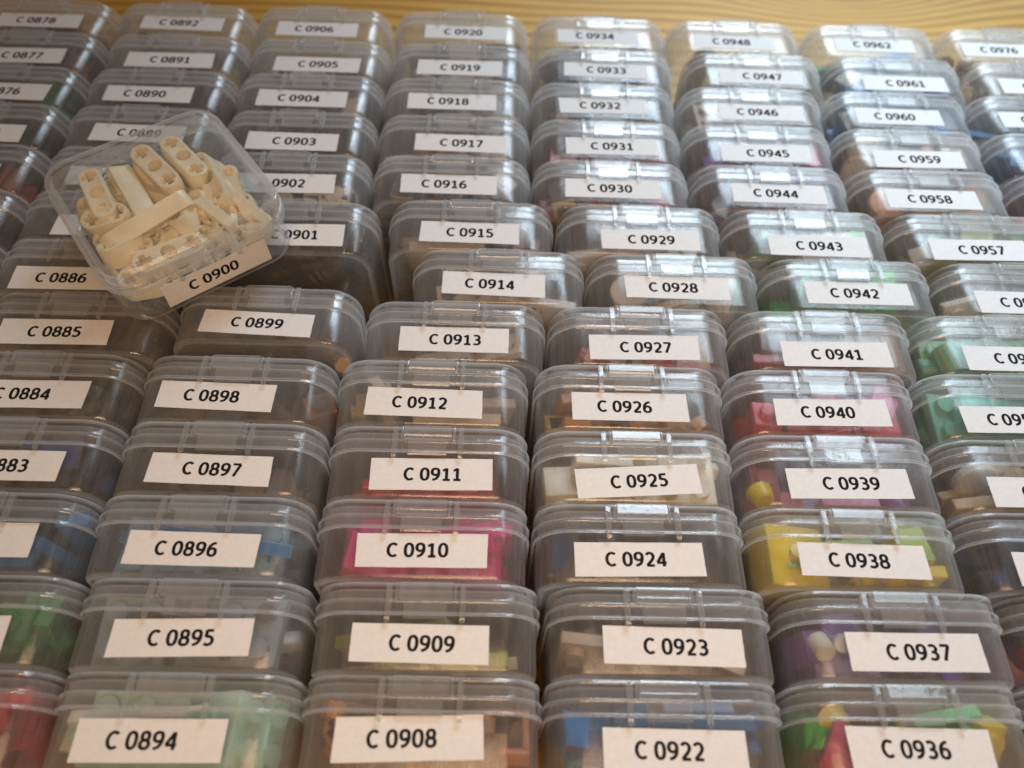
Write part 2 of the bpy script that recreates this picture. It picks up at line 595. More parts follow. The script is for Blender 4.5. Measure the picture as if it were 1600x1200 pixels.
def frame_piece(w, h, t, bar):
    bm = bmesh.new()
    block(bm, -w / 2, w / 2, -t / 2, t / 2, h / 2 - bar, h / 2, .3)
    block(bm, -w / 2, w / 2, -t / 2, t / 2, -h / 2, -h / 2 + bar, .3)
    block(bm, -w / 2, -w / 2 + bar, -t / 2, t / 2, -h / 2 + bar, h / 2 - bar, .3)
    block(bm, w / 2 - bar, w / 2, -t / 2, t / 2, -h / 2 + bar, h / 2 - bar, .3)
    return bm


def curve_piece(outline, holes, depth, bev=.35):
    """Flat plastic part with holes: a filled 2D curve given thickness."""
    cu = bpy.data.curves.new('part', 'CURVE')
    cu.dimensions = '2D'
    cu.fill_mode = 'BOTH'
    cu.extrude = depth / 2 - bev
    cu.bevel_depth = bev
    cu.bevel_resolution = 1
    cu.offset = -bev
    for pts in [outline] + holes:
        sp = cu.splines.new('POLY')
        sp.points.add(len(pts) - 1)
        for p, q in zip(sp.points, pts):
            p.co = (q[0], q[1], 0, 1)
        sp.use_cyclic_u = True
    o = bpy.data.objects.new('part', cu)
    COL.objects.link(o)
    dg = bpy.context.evaluated_depsgraph_get()
    me = bpy.data.meshes.new_from_object(o.evaluated_get(dg))
    bpy.data.objects.remove(o)
    bpy.data.curves.remove(cu)
    bm = bmesh.new()
    bm.from_mesh(me)
    bpy.data.meshes.remove(me)
    return bm


def circ(cx, cy, r, n=20):
    return [(cx + r * math.cos(2 * math.pi * i / n), cy + r * math.sin(2 * math.pi * i / n)) for i in range(n)]


def cross(cx, cy, r=2.4, w=.95):
    p = [(w, r), (-w, r), (-w, w), (-r, w), (-r, -w), (-w, -w), (-w, -r), (w, -r), (w, -w), (r, -w), (r, w), (w, w)]
    return [(cx + a, cy + b) for a, b in p]


def beam(n, thick=7.4, ends=True, wid=3.7):
    L = (n - 1) * 8 / 2
    out = arc(L, 0, wid, wid, -90, 90, 12) + arc(-L, 0, wid, wid, 90, 270, 12)
    holes = []
    for i in range(n):
        x = -L + 8 * i
        holes.append(cross(x, 0) if ends and i in (0, n - 1) else circ(x, 0, 2.45))
    return curve_piece(out, holes, thick)


def hook_bar():
    """Thin bar with a round eye at one end."""
    out = arc(-9, 0, 3.4, 3.4, 40, 320, 16) + [(-4, -1.9), (11, -1.9), (12, -1), (12, 1), (11, 1.9), (-4, 1.9)]
    return curve_piece(out, [circ(-9, 0, 1.7)], 4.0)


def mesh_of(bm, name, sharp=35):
    bmesh.ops.transform(bm, matrix=TOM, verts=bm.verts)
    return finish(bm, name, sharp)


LIBS = {
    'bricks': [lambda: stud_brick(2, 1, 9.6), lambda: stud_brick(2, 2, 9.6), lambda: stud_brick(1, 1, 9.6), lambda: stud_brick(3, 1, 3.2), lambda: stud_brick(2, 2, 3.2)],
    'slopes': [slope_brick, slope_brick, lambda: stud_brick(2, 1, 3.2), lambda: stud_brick(1, 1, 9.6)],
    'rounds': [lambda: round_piece(4, 4, 9), lambda: round_piece(7.5, 3, 12), lambda: round_piece(6, 6, 3.2), lambda: stud_brick(1, 1, 9.6), arch_piece],
    'beams': [lambda: beam(3), lambda: beam(2), hook_bar, lambda: stud_brick(2, 1, 3.2)],
    'plates': [lambda: stud_brick(4, 2, 3.2), lambda: stud_brick(3, 2, 3.2), lambda: stud_brick(4, 1, 3.2)],
}
_raw = {}


def raw(kind):
    if kind not in _raw:
        r = []
        for fn in LIBS[kind]:
            b = fn()
            b.verts.ensure_lookup_table()
            me = bpy.data.meshes.new('raw')
            b.to_mesh(me)
            b.free()
            r.append(me)
        _raw[kind] = r
    return _raw[kind]


def inside(p):
    """Is a point (standing frame, mm, relative to box centre) inside the cavity?"""
    x, y, z = p
    if not -8.6 < y < 8.4: return False
    a, r = 24.2, 7.2
    dx, dz = abs(x) - (a - r), abs(z) - (a - r)
    if dx > 0 and dz > 0: return dx * dx + dz * dz < r * r
    return dx < r and dz < r


def pile(kind, fill, seed):
    """A tumbled pile of pieces settled in the bottom of a standing box (one mesh)."""
    rng = random.Random(seed)
    bm = bmesh.new()
    G = 2.0
    hm = {}
    lib = raw(kind)
    top = -24.0 + 48 * fill
    fails = 0
    count = 0
    while fails < 160 and count < 120:
        me = rng.choice(lib)
        if rng.random() < .55:
            rot = Euler((rng.choice((0, 90, 180, 270)) * math.pi / 180 + rng.gauss(0, .15), rng.gauss(0, .25) + rng.choice((0, 0, math.pi / 2)), rng.uniform(0, 6.3) if rng.random() < .2 else rng.choice((0, math.pi / 2)) + rng.gauss(0, .12))).to_matrix()
        else:
            rot = Euler((rng.uniform(0, 6.3), rng.uniform(0, 6.3), rng.uniform(0, 6.3))).to_matrix()
        pv = [rot @ v.co for v in me.vertices]
        best = None
        for _ in range(18):
            ox, oy = rng.uniform(-22, 22), rng.uniform(-8, 8)
            cells = set()
            need = -99
            for p in pv:
                c = (round((p.x + ox) / G), round((p.y + oy) / G))
                need = max(need, hm.get(c, -23.9) - p.z)
                cells.add(c)
            need -= 1.2
            for _k in range(8):
                if all(inside((p.x + ox, p.y + oy, p.z + need)) for p in pv[::2]): break
                need += 1.0
            else:
                continue
            if best is None or need < best[0]: best = (need, ox, oy)
        if best is None or best[0] > top:
            fails += 1
            continue
        need, ox, oy = best
        t = bmesh.new()
        t.from_mesh(me)
        for f in t.faces: f.material_index = rng.choice((0, 0, 1, 2))
        merge(bm, t, Matrix.Translation((ox, oy, need)) @ rot.to_4x4())
        lo, hi = {}, {}
        for p in pv:
            c = (round((p.x + ox) / G), round((p.y + oy) / G))
            hi[c] = max(hi.get(c, -99), p.z + need)
        xs = [c[0] for c in hi]; ys = [c[1] for c in hi]
        zt = sum(hi.values()) / len(hi)
        for cx in range(min(xs), max(xs) + 1):
            for cy in range(min(ys), max(ys) + 1):
                hm[(cx, cy)] = max(hm.get((cx, cy), -99), hi.get((cx, cy), zt))
        count += 1
    bmesh.ops.transform(bm, matrix=TOM @ Matrix.Translation((0, 0, BOX / 2)), verts=bm.verts)
    return finish(bm, 'toy_piece_pile', 35)


_pile = {}


def pile_mesh(kind, fill, variant):
    k = (kind, round(fill, 1), variant)
    if k not in _pile:
        _pile[k] = pile(kind, round(fill, 1), hash((kind == 'bricks', kind == 'slopes', kind == 'rounds', round(fill * 10), variant)) & 0xffff)
        for _ in range(3): _pile[k].materials.append(PINE)
    return _pile[k]


# ------------------------------------------------------------------ the rows of boxes
# number: (column, row, x, y of the label row in mm, label offsets dx, dy in mm)
POS = {
    872: (0, 6, -162.0, -124.8, 0.0, 0.0),
    873: (0, 5, -162.0, -104.0, 0.0, 0.0),
    874: (0, 4, -161.9, -83.2, 0.0, 0.0),
    875: (0, 3, -162.1, -62.4, 1.9, -1.4),
    876: (0, 2, -161.8, -41.6, 2.5, -0.5),
    877: (0, 1, -161.1, -20.8, 0.9, -0.7),
    878: (0, 0, -161.8, 0.0, 0.9, 0.1),
    880: (1, 12, -105.3, -249.7, 0.0, 0.0),
    881: (1, 11, -106.2, -228.9, -0.4, -0.1),
    882: (1, 10, -108.9, -208.1, 0.7, 1.4),
    883: (1, 9, -108.2, -187.3, 0.5, -0.0),
    884: (1, 8, -108.2, -166.4, 0.2, 0.3),
    885: (1, 7, -104.7, -145.6, -2.7, -0.0),
    886: (1, 6, -108.4, -124.8, -2.0, -1.3),
    887: (1, 5, -108.5, -104.0, 3.3, -1.0),
    888: (1, 4, -108.4, -83.2, 0.0, 0.0),
    889: (1, 3, -108.3, -62.4, 1.6, 0.4),
    890: (1, 2, -107.5, -41.6, -1.2, 0.3),
    891: (1, 1, -106.7, -20.8, 0.6, -0.9),
    892: (1, 0, -108.3, 0.0, 1.3, 1.4),
    894: (2, 12, -51.7, -249.7, -2.2, 0.1),
    895: (2, 11, -52.7, -228.9, 0.4, 0.3),
    896: (2, 10, -55.3, -208.1, 0.6, -0.0),
    897: (2, 9, -54.7, -187.3, -0.4, 0.2),
    898: (2, 8, -54.6, -166.4, -3.6, 0.9),
    899: (2, 7, -50.3, -145.6, -1.3, 0.0),
    901: (2, 5, -48.8, -104.0, 1.5, 0.0),
    902: (2, 4, -53.7, -83.2, 0.4, 0.0),
    903: (2, 3, -54.1, -62.4, -0.3, -1.4),
    904: (2, 2, -53.9, -41.6, -0.9, 0.4),
    905: (2, 1, -53.1, -20.8, 0.8, -0.8),
    906: (2, 0, -54.7, 0.0, -0.7, 0.1),
    908: (3, 12, 1.9, -249.7, -2.0, 1.1),
    909: (3, 11, 1.6, -228.9, -0.8, -0.2),
    910: (3, 10, -0.9, -208.1, 0.7, 0.8),
    911: (3, 9, -0.8, -187.3, 1.5, 0.1),
    912: (3, 8, -1.1, -166.4, -1.5, 0.2),
    913: (3, 7, 4.1, -145.6, 0.1, 0.5),
    914: (3, 6, 16.5, -124.8, -1.4, 0.4),
    915: (3, 5, 7.2, -104.0, -0.2, 0.3),
    916: (3, 4, -0.1, -83.2, -0.6, 0.8),
    917: (3, 3, -0.4, -62.4, 2.9, 0.0),
    918: (3, 2, -0.4, -41.6, -1.3, 1.1),
    919: (3, 1, 0.4, -20.8, -0.2, -0.1),
    920: (3, 0, -0.6, 0.0, 2.2, 1.1),
    922: (4, 12, 55.5, -249.7, 0.6, -0.4),
    923: (4, 11, 56.4, -228.9, 1.5, 0.2),
    924: (4, 10, 53.3, -208.1, -1.3, -0.4),
    925: (4, 9, 53.4, -187.3, -0.4, -0.5),
    926: (4, 8, 53.7, -166.4, -1.1, 0.4),
    927: (4, 7, 58.1, -145.6, 0.0, -0.4),
    928: (4, 6, 70.4, -124.8, -0.5, 1.0),
    929: (4, 5, 61.5, -104.0, 2.1, -0.6),
    930: (4, 4, 53.6, -83.2, -0.4, 0.9),
    931: (4, 3, 53.2, -62.4, 0.8, 0.7),
    932: (4, 2, 53.2, -41.6, -1.0, 1.4),
    933: (4, 1, 54.3, -20.8, 0.1, 1.1),
    934: (4, 0, 53.5, 0.0, -0.9, 1.4),
    936: (5, 12, 109.9, -249.7, -1.3, 0.5),
    937: (5, 11, 111.8, -228.9, 1.3, -0.1),
    938: (5, 10, 106.8, -208.1, -0.7, 0.4),
    939: (5, 9, 107.1, -187.3, 0.3, -0.1),
    940: (5, 8, 107.5, -166.4, -0.0, 0.3),
    941: (5, 7, 112.3, -145.6, 0.5, -1.4),
    942: (5, 6, 124.2, -124.8, 0.2, 0.6),
    943: (5, 5, 115.1, -104.0, 1.5, -1.4),
    944: (5, 4, 107.7, -83.2, 0.3, 0.7),
    945: (5, 3, 106.8, -62.4, 0.3, -0.6),
    946: (5, 2, 107.7, -41.6, 1.3, 0.3),
    947: (5, 1, 111.7, -20.8, 0.7, 0.2),
    948: (5, 0, 107.0, 0.0, -1.6, 0.4),
    950: (6, 12, 163.5, -249.7, 0.0, 0.0),
    951: (6, 11, 165.3, -228.9, 0.0, 0.0),
    952: (6, 10, 160.4, -208.1, -1.7, -1.1),
    953: (6, 9, 160.6, -187.3, -1.6, -1.4),
    954: (6, 8, 161.1, -166.4, -2.8, -0.9),
    955: (6, 7, 165.9, -145.6, -0.3, -1.4),
    956: (6, 6, 177.8, -124.8, -2.0, -1.4),
    957: (6, 5, 168.6, -104.0, -1.0, -1.4),
    958: (6, 4, 161.3, -83.2, -2.2, 0.0),
    959: (6, 3, 160.4, -62.4, -0.6, -1.4),
    960: (6, 2, 161.3, -41.6, -2.7, 0.1),
    961: (6, 1, 165.6, -20.8, 0.7, -1.4),
    962: (6, 0, 161.4, 0.0, -0.9, 1.4),
    972: (7, 4, 216.0, -83.2, 0.0, 0.0),
    973: (7, 3, 215.0, -62.4, 0.0, 0.0),
    974: (7, 2, 214.9, -41.6, -3.2, 0.6),
    975: (7, 1, 219.2, -20.8, -1.0, -0.9),
    976: (7, 0, 214.9, 0.0, -4.3, 0.5),
}
# contents: number: (kind, fill, colours, words)
K = (.035, .028, .026); DG = (.13, .10, .085); GR = (.60, .49, .41); LG = (.60, .58, .55)
DB = (.04, .08, .22); BL = (.03, .22, .56); LB = (.20, .44, .72); RD = (.66, .02, .05); DR = (.42, .04, .05)
BR = (.27, .14, .07); TAN = (.52, .38, .20); OR = (.62, .20, .03); YE = (.85, .64, .03); GN = (.05, .44, .06)
DGN = (.07, .26, .10); TE = (.06, .48, .34); AQ = (.42, .66, .56); WH = (.86, .80, .68); MG = (.62, .03, .22)
PU = (.22, .10, .42); LP = (.36, .26, .52); PK = (.75, .25, .42); OL = (.40, .42, .07); BRK = (.70, .20, .10); GO = (.45, .24, .04); LIME = (.35, .50, .04)
AMB = (.58, .25, .06); LB2 = (.26, .44, .62); GB = (.30, .37, .43)
CONT = {
    872: ('bricks', .7, (DG, K, DR), 'dark'), 873: ('slopes', .7, (K, DR, DG), 'black and dark red'), 874: ('rounds', .8, (DR, K, BR), 'dark red-brown'),
    875: ('bricks', .8, (K, DGN, DG), 'near-black'), 876: ('slopes', .7, (DG, DGN, K), 'dark grey-green'), 877: ('bricks', .7, (DG, K, BR), 'dark grey'), 878: ('plates', .6, (BR, OR, BR), 'rusty brown'),
    880: ('bricks', .8, (DR, DR, RD), 'red'), 881: ('rounds', .9, (DGN, GN, DGN), 'green'), 882: ('bricks', .8, (BL, BL, DB), 'blue'), 883: ('slopes', .7, (K, DB, DG), 'dark grey and blue'),
    884: ('beams', .7, (DG, K, DG), 'dark grey'), 885: ('bricks', .7, (DG, K, DG), 'dark grey'), 886: ('plates', .7, (DG, DGN, K), 'dark greenish'), 887: ('bricks', .7, (DG, K, GR), 'dark'),
    888: ('slopes', .6, (K, DG, K), 'dark'), 889: ('bricks', .6, (DG, K, DG), 'dark'), 890: ('rounds', .6, (DG, PU, K), 'dark purplish'), 891: ('plates', .5, (DG, K, GR), 'charcoal'), 892: ('beams', .4, (BR, TAN, BR), 'brown'),
    894: ('plates', .9, (AQ, AQ, WH), 'mint green and white'), 895: ('plates', .6, (GB, GB, DG), 'grey-blue'), 896: ('plates', .8, (LB2, LB2, BL), 'blue'), 897: ('bricks', .5, (DG, DG, K), 'dark grey'),
    898: ('slopes', .5, (DG, BR, DG), 'grey and brown'), 899: ('plates', .4, (DG, BR, DG), 'greyish'), 901: ('beams', .9, (K, DG, K), 'black'), 902: ('bricks', .6, (DG, DB, K), 'dark'),
    903: ('slopes', .7, (DG, K, GR), 'dark grey'), 904: ('bricks', .6, (DG, K, GR), 'charcoal'), 905: ('plates', .5, (DG, GR, K), 'grey'), 906: ('beams', .35, (BR, TAN, GR), 'light brown'),
    908: ('beams', .7, (BR, AMB, BR), 'brown and orange'), 909: ('plates', .5, (OL, GR, GR), 'grey and olive green'), 910: ('bricks', .7, (MG, MG, MG), 'magenta'), 911: ('slopes', .2, (RD, RD, RD), 'bright red'),
    912: ('plates', .6, (GR, GR, TAN), 'grey'), 913: ('plates', .5, (GR, DG, GR), 'pale grey'), 914: ('plates', .6, (GR, GR, DG), 'grey'), 915: ('plates', .6, (GR, DG, GR), 'smoky grey'),
    916: ('slopes', .6, (DG, DB, GR), 'grey and navy'), 917: ('plates', .6, (GR, DG, GR), 'grey'), 918: ('plates', .6, (GR, DG, GR), 'grey'), 919: ('beams', .5, (GR, BR, GR), 'brownish grey'), 920: ('plates', .4, (BR, TAN, GR), 'light brown'),
    922: ('beams', .85, (DB, BL, DG), 'dark blue'), 923: ('plates', .4, (GR, BR, GR), 'pale brownish'), 924: ('bricks', .5, (DG, K, DB), 'slate blue and black'), 925: ('plates', .6, (WH, WH, TAN), 'cream white'),
    926: ('beams', .5, (AMB, BR, AMB), 'orange-brown'), 927: ('bricks', .5, (DR, BRK, GR), 'brick red'), 928: ('rounds', .6, (GR, DGN, GR), 'greenish grey'), 929: ('plates', .6, (GR, DG, GR), 'grey'),
    930: ('bricks', .6, (DR, DG, GR), 'dull red and grey'), 931: ('slopes', .6, (DR, DG, K), 'dark red'), 932: ('plates', .6, (DG, DB, GR), 'blue-grey'), 933: ('bricks', .6, (DB, DG, GR), 'dark blue-grey'), 934: ('beams', .5, (DG, GR, BR), 'dark grey'),
    936: ('rounds', .5, (GN, YE, DG), 'green and yellow'), 937: ('slopes', .4, (PU, LP, PU), 'purple'), 938: ('bricks', .65, (YE, YE, LIME), 'yellow'), 939: ('rounds', .4, (PU, DR, PU), 'dark purple'),
    940: ('slopes', .65, (RD, RD, PK), 'scarlet'), 941: ('bricks', .6, (BR, DR, DG), 'dark brown'), 942: ('slopes', .7, (GN, DGN, LIME), 'green'), 943: ('plates', .6, (GR, GR, GN), 'olive green'),
    944: ('rounds', .6, (DR, PU, DG), 'dark red'), 945: ('bricks', .6, (PU, DR, DG), 'plum'), 946: ('plates', .6, (GR, DGN, GR), 'grey-green'), 947: ('beams', .4, (TAN, GR, BR), 'tan'), 948: ('plates', .4, (TAN, GR, BR), 'brownish tan'),
    950: ('bricks', .6, (DG, GR, GR), 'grey'), 951: ('rounds', .7, (DR, K, PU), 'dark maroon'), 952: ('plates', .7, (DB, DB, K), 'navy'), 953: ('plates', .6, (TAN, BR, TAN), 'tan'),
    954: ('slopes', .7, (TE, TE, AQ), 'teal green'), 955: ('rounds', .7, (TE, AQ, LIME), 'green'), 956: ('plates', .5, (WH, TAN, WH), 'creamy white'), 957: ('bricks', .6, (GR, GN, OL), 'grey-green'),
    958: ('rounds', .65, (OR, TAN, TAN), 'orange-tan'), 959: ('rounds', .7, (TAN, OR, WH), 'sandy tan'), 960: ('bricks', .6, (BL, DG, LB), 'blue-grey'), 961: ('slopes', .6, (BL, DB, GR), 'dull blue'), 962: ('plates', .5, (TE, BL, GR), 'teal and grey'),
    972: ('slopes', .7, (RD, PU, BL), 'red and purple'), 973: ('bricks', .7, (BL, LB, DB), 'blue'), 974: ('plates', .7, (BL, DG, LB), 'blue'), 975: ('bricks', .5, (DG, GR, BR), 'grey'), 976: ('beams', .4, (TAN, BR, GR), 'light tan'),
}
WORDS = {
    872: 'clear box on the left edge, fourth before the label ending 76',
    873: 'clear box on the left edge, third before the label ending 76',
    874: 'clear box on the left edge, second before the label ending 76',
    875: 'clear box with blank label end, right in front of the label ending 76',
    876: 'clear box at the left edge whose cut-off label ends in 76',
    880: 'clear box of red pieces in the bottom left corner, beside C 0894',
    881: 'clear box of green pieces at the left edge, beside C 0895',
    882: 'clear box of blue pieces at the left edge, beside C 0896',
    883: 'clear box at the left edge whose cut-off label ends in 883',
    884: 'clear box at the left edge whose cut-off label reads 0884',
    887: 'clear box half hidden by the loose box C 0900, directly behind C 0886',
    888: 'clear box mostly hidden beneath the loose box C 0900, second behind C 0886',
    889: 'clear box with just the first C of its label showing behind C 0900',
    901: 'clear box of black pieces labelled C 0901, leaning into the gap beside C 0900',
    902: 'clear box of dark and white pieces labelled C 0902, half hidden by C 0900',
    950: 'clear box in the bottom right corner, a sliver right of C 0936',
    951: 'clear box of dark maroon pieces at the right edge, beside C 0937',
    952: 'clear box of navy pieces at the right edge, beside C 0938',
    953: 'clear box of tan pieces with a blank label end, right of C 0939',
    954: 'clear box of teal green pieces with a cut-off label, right of C 0940',
    955: 'clear box of green pieces with a cut-off label, right of C 0941',
    956: 'clear box of creamy white pieces with a cut-off label, right of C 0942',
    972: 'clear box of red and purple pieces at the right edge, beside C 0958',
    973: 'clear box of blue pieces without a visible label, right of C 0959',
    974: 'clear box of blue pieces with a blank label end, right of C 0960',
    975: 'clear box of grey pieces with a blank label end, right of C 0961',
}
LEAN = {899: -4.5, 901: 3.0, 902: 1.2}
TILT = {925: 3.6, 899: -2.6, 914: -1.6, 897: -1.3, 898: -.6, 910: 1.2, 894: .8, 895: 1.4, 908: 1.0}
ROOT = {}
RNG = random.Random(4)
for num, (co, ro, x, y, lx, ly) in sorted(POS.items()):
    kind, fill, cols, words = CONT[num]
    lab = WORDS.get(num) or 'clear latched box of %s pieces whose paper label reads C %04d' % (words, num)
    b = make_box(num, lab, lx, ly, TILT.get(num, 0) + RNG.uniform(-.9, .9))
    lean = LEAN.get(num, 0) + RNG.uniform(-.12, .12)
    yy = y + 3.5
    # rotate about the bottom edge it tips on
    pv = THICK / 2 * (1 if lean < 0 else -1)
    M = Matrix.Translation((x * MM, (yy + pv) * MM, 0)) @ Matrix.Rotation(R(lean), 4, 'X') @ Matrix.Translation((0, -pv * MM, .0002))
    if abs(LEAN.get(num, 0)) < .1:
        M = M @ Matrix.Rotation(R(RNG.uniform(-.25, .25)), 4, 'Z')
    b.matrix_world = M
    ROOT[num] = M
    me = pile_mesh(kind, min(.98, fill + .28), num % 3)
    p = new_obj('toy_piece_pile', me)
    for i in range(3):
        p.material_slots[i].link = 'OBJECT'
        p.material_slots[i].material = toy(cols[i])
    p.matrix_world = M @ Matrix.Diagonal((-1 if num % 2 else 1, 1, 1, 1))
    where = WORDS[num].split('box ', 1)[1] if num in WORDS else 'labelled C %04d' % num
    tag(p, ' '.join(('%s toy pieces in the box %s' % (words, where)).replace(',', '').split()[:16]), 'toy pieces', 'piles of toy pieces inside the boxes', 'stuff')

# ------------------------------------------------------------------ the loose box C 0900, lying flat on the others
b900 = make_box(900, 'clear square box labelled C 0900 full of cream beams, lying askew on the others', 1.0, 0.2, 0, 31.0, 8.6)
FLAT = Matrix.Translation((-79.3 * MM, -110.2 * MM, (BOX + 1.0) * MM)) @ Matrix.Rotation(R(37.6), 4, 'Z')
for ch in b900.children:
    if ch.name.startswith(('lid', 'base')):
        ch.material_slots[0].link = 'OBJECT'
        ch.material_slots[0].material = LOOSELID
b900.matrix_world = FLAT @ (TOM @ STAND @ TOM.inverted()).inverted()

CREAM = toy((.90, .80, .58), .35)


def put_in_900(name, bm, x, y, z, ang, tilt=(0, 0), label=''):
    """x, y, z in mm: plan position (world axes) and height above the base of the loose box."""
    bmesh.ops.scale(bm, vec=(.87, .87, .87), verts=bm.verts)
    rm = Euler((0, 0, R(ang))).to_matrix() @ Euler((R(tilt[0]), R(tilt[1]), 0)).to_matrix()
    c, s = math.cos(R(37.6)), math.sin(R(37.6))
    for _ in range(80):     # keep it clear of the walls, floor and lid of the box
        dx = dy = dz = 0
        for v in bm.verts:
            p = rm @ v.co + Vector((x + 79.3, y + 110.2, z))
            u, w = p.x * c + p.y * s, -p.x * s + p.y * c
            if abs(u) > 23.6: dx = -math.copysign(.5, u)
            if abs(w) > 23.6: dy = -math.copysign(.5, w)
            if abs(u) > 17 and abs(w) > 17 and math.hypot(abs(u) - 17, abs(w) - 17) > 6.6: dx, dy = -math.copysign(.4, u), -math.copysign(.4, w)
            if p.z < 1.3: dz = .3
            if p.z > 18.9: dz = -.3
        if not (dx or dy or dz): break
        x, y, z = x + dx * c - dy * s, y + dx * s + dy * c, z + dz
    o = new_obj(name, mesh_of(bm, name), CREAM)
    o.matrix_world = Matrix.Translation((x * MM, y * MM, (BOX + 1.0 + z) * MM)) @ rm.to_4x4()
    tag(o, label, 'toy part', 'cream toy parts in the loose box')


put_in_900('toy_link', beam(3), -105.4, -106.6, 13.4, -58, (4, 3), 'cream three-hole beam on top by the left corner of box C 0900')
put_in_900('toy_link', beam(3), -102.6, -99.4, 7.2, -62, (-6, 2), 'cream three-hole beam low down, second from the left in box C 0900')
put_in_900('toy_link', beam(4, 7.2), -95.6, -100.6, 11.6, -55, (72, 4), 'cream beam on its side showing a smooth face, third from left in box C 0900')
put_in_900('toy_link', beam(3), -85.9, -96.8, 14.0, -44, (8, 4), 'cream three-hole beam at the back middle of box C 0900')
put_in_900('toy_link', beam(3), -80.2, -91.0, 13.2, -46, (-6, 3), 'cream three-hole beam nearest the back corner of box C 0900')
put_in_900('toy_link', beam(4, 6.0), -82.8, -118.2, 13.8, 45, (-60, -3), 'long cream beam on edge, lying across the middle of box C 0900')
put_in_900('flat_bar', hook_bar(), -67.4, -110.2, 10.8, -42, (6, -4), 'cream flat bar slanting towards the front right of box C 0900')
put_in_900('flat_bar', hook_bar(), -62.4, -100.8, 9.0, -61, (6, 6), 'cream bar with a round eye by the right wall of box C 0900')
put_in_900('toy_link', beam(3), -78.0, -107.5, 5.4, 10, (4, -8), 'cream beam buried in the middle of box C 0900, one round hole in view')
put_in_900('toy_link', beam(3), -101.0, -115.2, 7.0, -30, (70, 0), 'cream beam standing on edge at the left wall of box C 0900')
put_in_900('toy_link', beam(2), -91.5, -128.4, 9.5, 30, (10, 12), 'short cream beam in the front left corner of box C 0900')
put_in_900('toy_link', beam(3), -80.5, -126.5, 5.5, 25, (80, 0), 'cream beam on edge behind the label of box C 0900')
put_in_900('toy_link', beam(2), -71.8, -119.6, 6.4, 60, (20, 12), 'short cream beam near the latch of box C 0900')
put_in_900('toy_link', beam(3), -88.0, -110.0, 4.8, -35, (0, 0), 'cream beam flat on the floor in the middle of box C 0900')
put_in_900('toy_link', beam(3), -93.5, -118.5, 4.9, 70, (0, 4), 'cream beam at the bottom under the long one in box C 0900')
put_in_900('toy_link', beam(3), -73.5, -98.5, 5.0, -40, (60, 0), 'cream beam on edge low down at the back right of box C 0900')

for bmk, x, y, z, ang, tl, lab in (
        (beam(2), -108.5, -103.5, 6.0, 30, (12, 0), 'short cream beam under the top left one in box C 0900'),
        (beam(2), -97.5, -94.5, 5.0, 20, (0, 20), 'short cream beam in the shade at the back left wall of box C 0900'),
        (hook_bar(), -84.0, -104.0, 9.5, 160, (30, 0), 'cream bar with an eye wedged between the middle beams of box C 0900'),
        (beam(2), -95.5, -111.0, 8.5, 95, (35, 10), 'short cream beam tipped over left of the long beam in box C 0900'),
        (beam(2), -66.0, -107.5, 5.0, 30, (0, 0), 'short cream beam under the eyed bar at the right of box C 0900'),
        (beam(3), -76.2, -127.0, 9.5, 40, (20, 6), 'cream beam leaning behind the latch of box C 0900'),
        (beam(2), -86.0, -131.5, 6.0, 75, (10, 0), 'short cream beam low at the front wall of box C 0900'),
        (beam(3), -108.0, -108.0, 8.5, -60, (75, 0), 'cream beam on edge against the left wall of box C 0900'),
        (beam(2), -99.0, -108.5, 10.5, -50, (10, -10), 'short cream beam between the two left beams of box C 0900'),
        (beam(2), -99.5, -119.5, 12.0, 15, (14, -8), 'short cream beam at the middle of the left wall of box C 0900'),
        (beam(2), -90.5, -92.5, 9.5, -20, (-15, 10), 'short cream beam behind the back middle beam of box C 0900'),
        (beam(3), -69.5, -98.0, 11.0, -58, (30, 5), 'cream beam tipped against the back right wall of box C 0900'),
        (beam(2), -88.5, -126.0, 12.0, 60, (-12, 8), 'short cream beam in front of the long beam of box C 0900'),
        (hook_bar(), -77.5, -119.0, 9.0, 75, (20, 0), 'cream bar pointing at the latch of box C 0900'),
        (beam(2), -75.0, -112.5, 10.6, 100, (-20, 12), 'short cream beam in the middle right of box C 0900')):
    put_in_900('toy_link', bmk, x, y, z, ang, tl, lab)

# the bottom layer: small parts filling the loose box, hardly told apart
LRNG = random.Random(12)
for i in range(5):
    for k in range(5):
        u, w = (i - 2) * 9.2 + LRNG.uniform(-2, 2), (k - 2) * 9.2 + LRNG.uniform(-2, 2)
        c, s = math.cos(R(37.6)), math.sin(R(37.6))
        put_in_900('toy_link', beam(2, 5.2) if LRNG.random() < .7 else hook_bar(), -79.3 + u * c - w * s, -110.2 + u * s + w * c, LRNG.uniform(4, 9),
                   LRNG.uniform(0, 360), (LRNG.uniform(-40, 40), LRNG.uniform(-25, 25)), 'small cream part lying underneath the larger beams in box C 0900')


# ------------------------------------------------------------------ single pieces one can tell apart through the walls
def piece(num, name, bm, x, y, z, rot, col, label, cat='toy piece'):
    """x across, y depth (- = towards the viewer), z height in the standing box, mm."""
    rm = Euler([R(a) for a in rot]).to_matrix()
    pos, k = Vector((x, y, z - BOX / 2)), 1.0
    for _ in range(60):     # keep it clear of the walls
        bad = [q for q in (pos + rm @ v.co * k for v in bm.verts) if not inside(q)]
        if not bad: break
        pos -= Vector((pos.x * .035, pos.y * .12, .4 if max(q.z for q in bad) > 20 else 0))
        k *= .995
    bmesh.ops.scale(bm, vec=(k, k, k), verts=bm.verts)
    o = new_obj(name, mesh_of(bm, name), toy(col))
    o.matrix_world = ROOT[num] @ Matrix.Translation((pos + Vector((0, 0, BOX / 2))) * MM) @ rm.to_4x4()
    tag(o, label, cat)


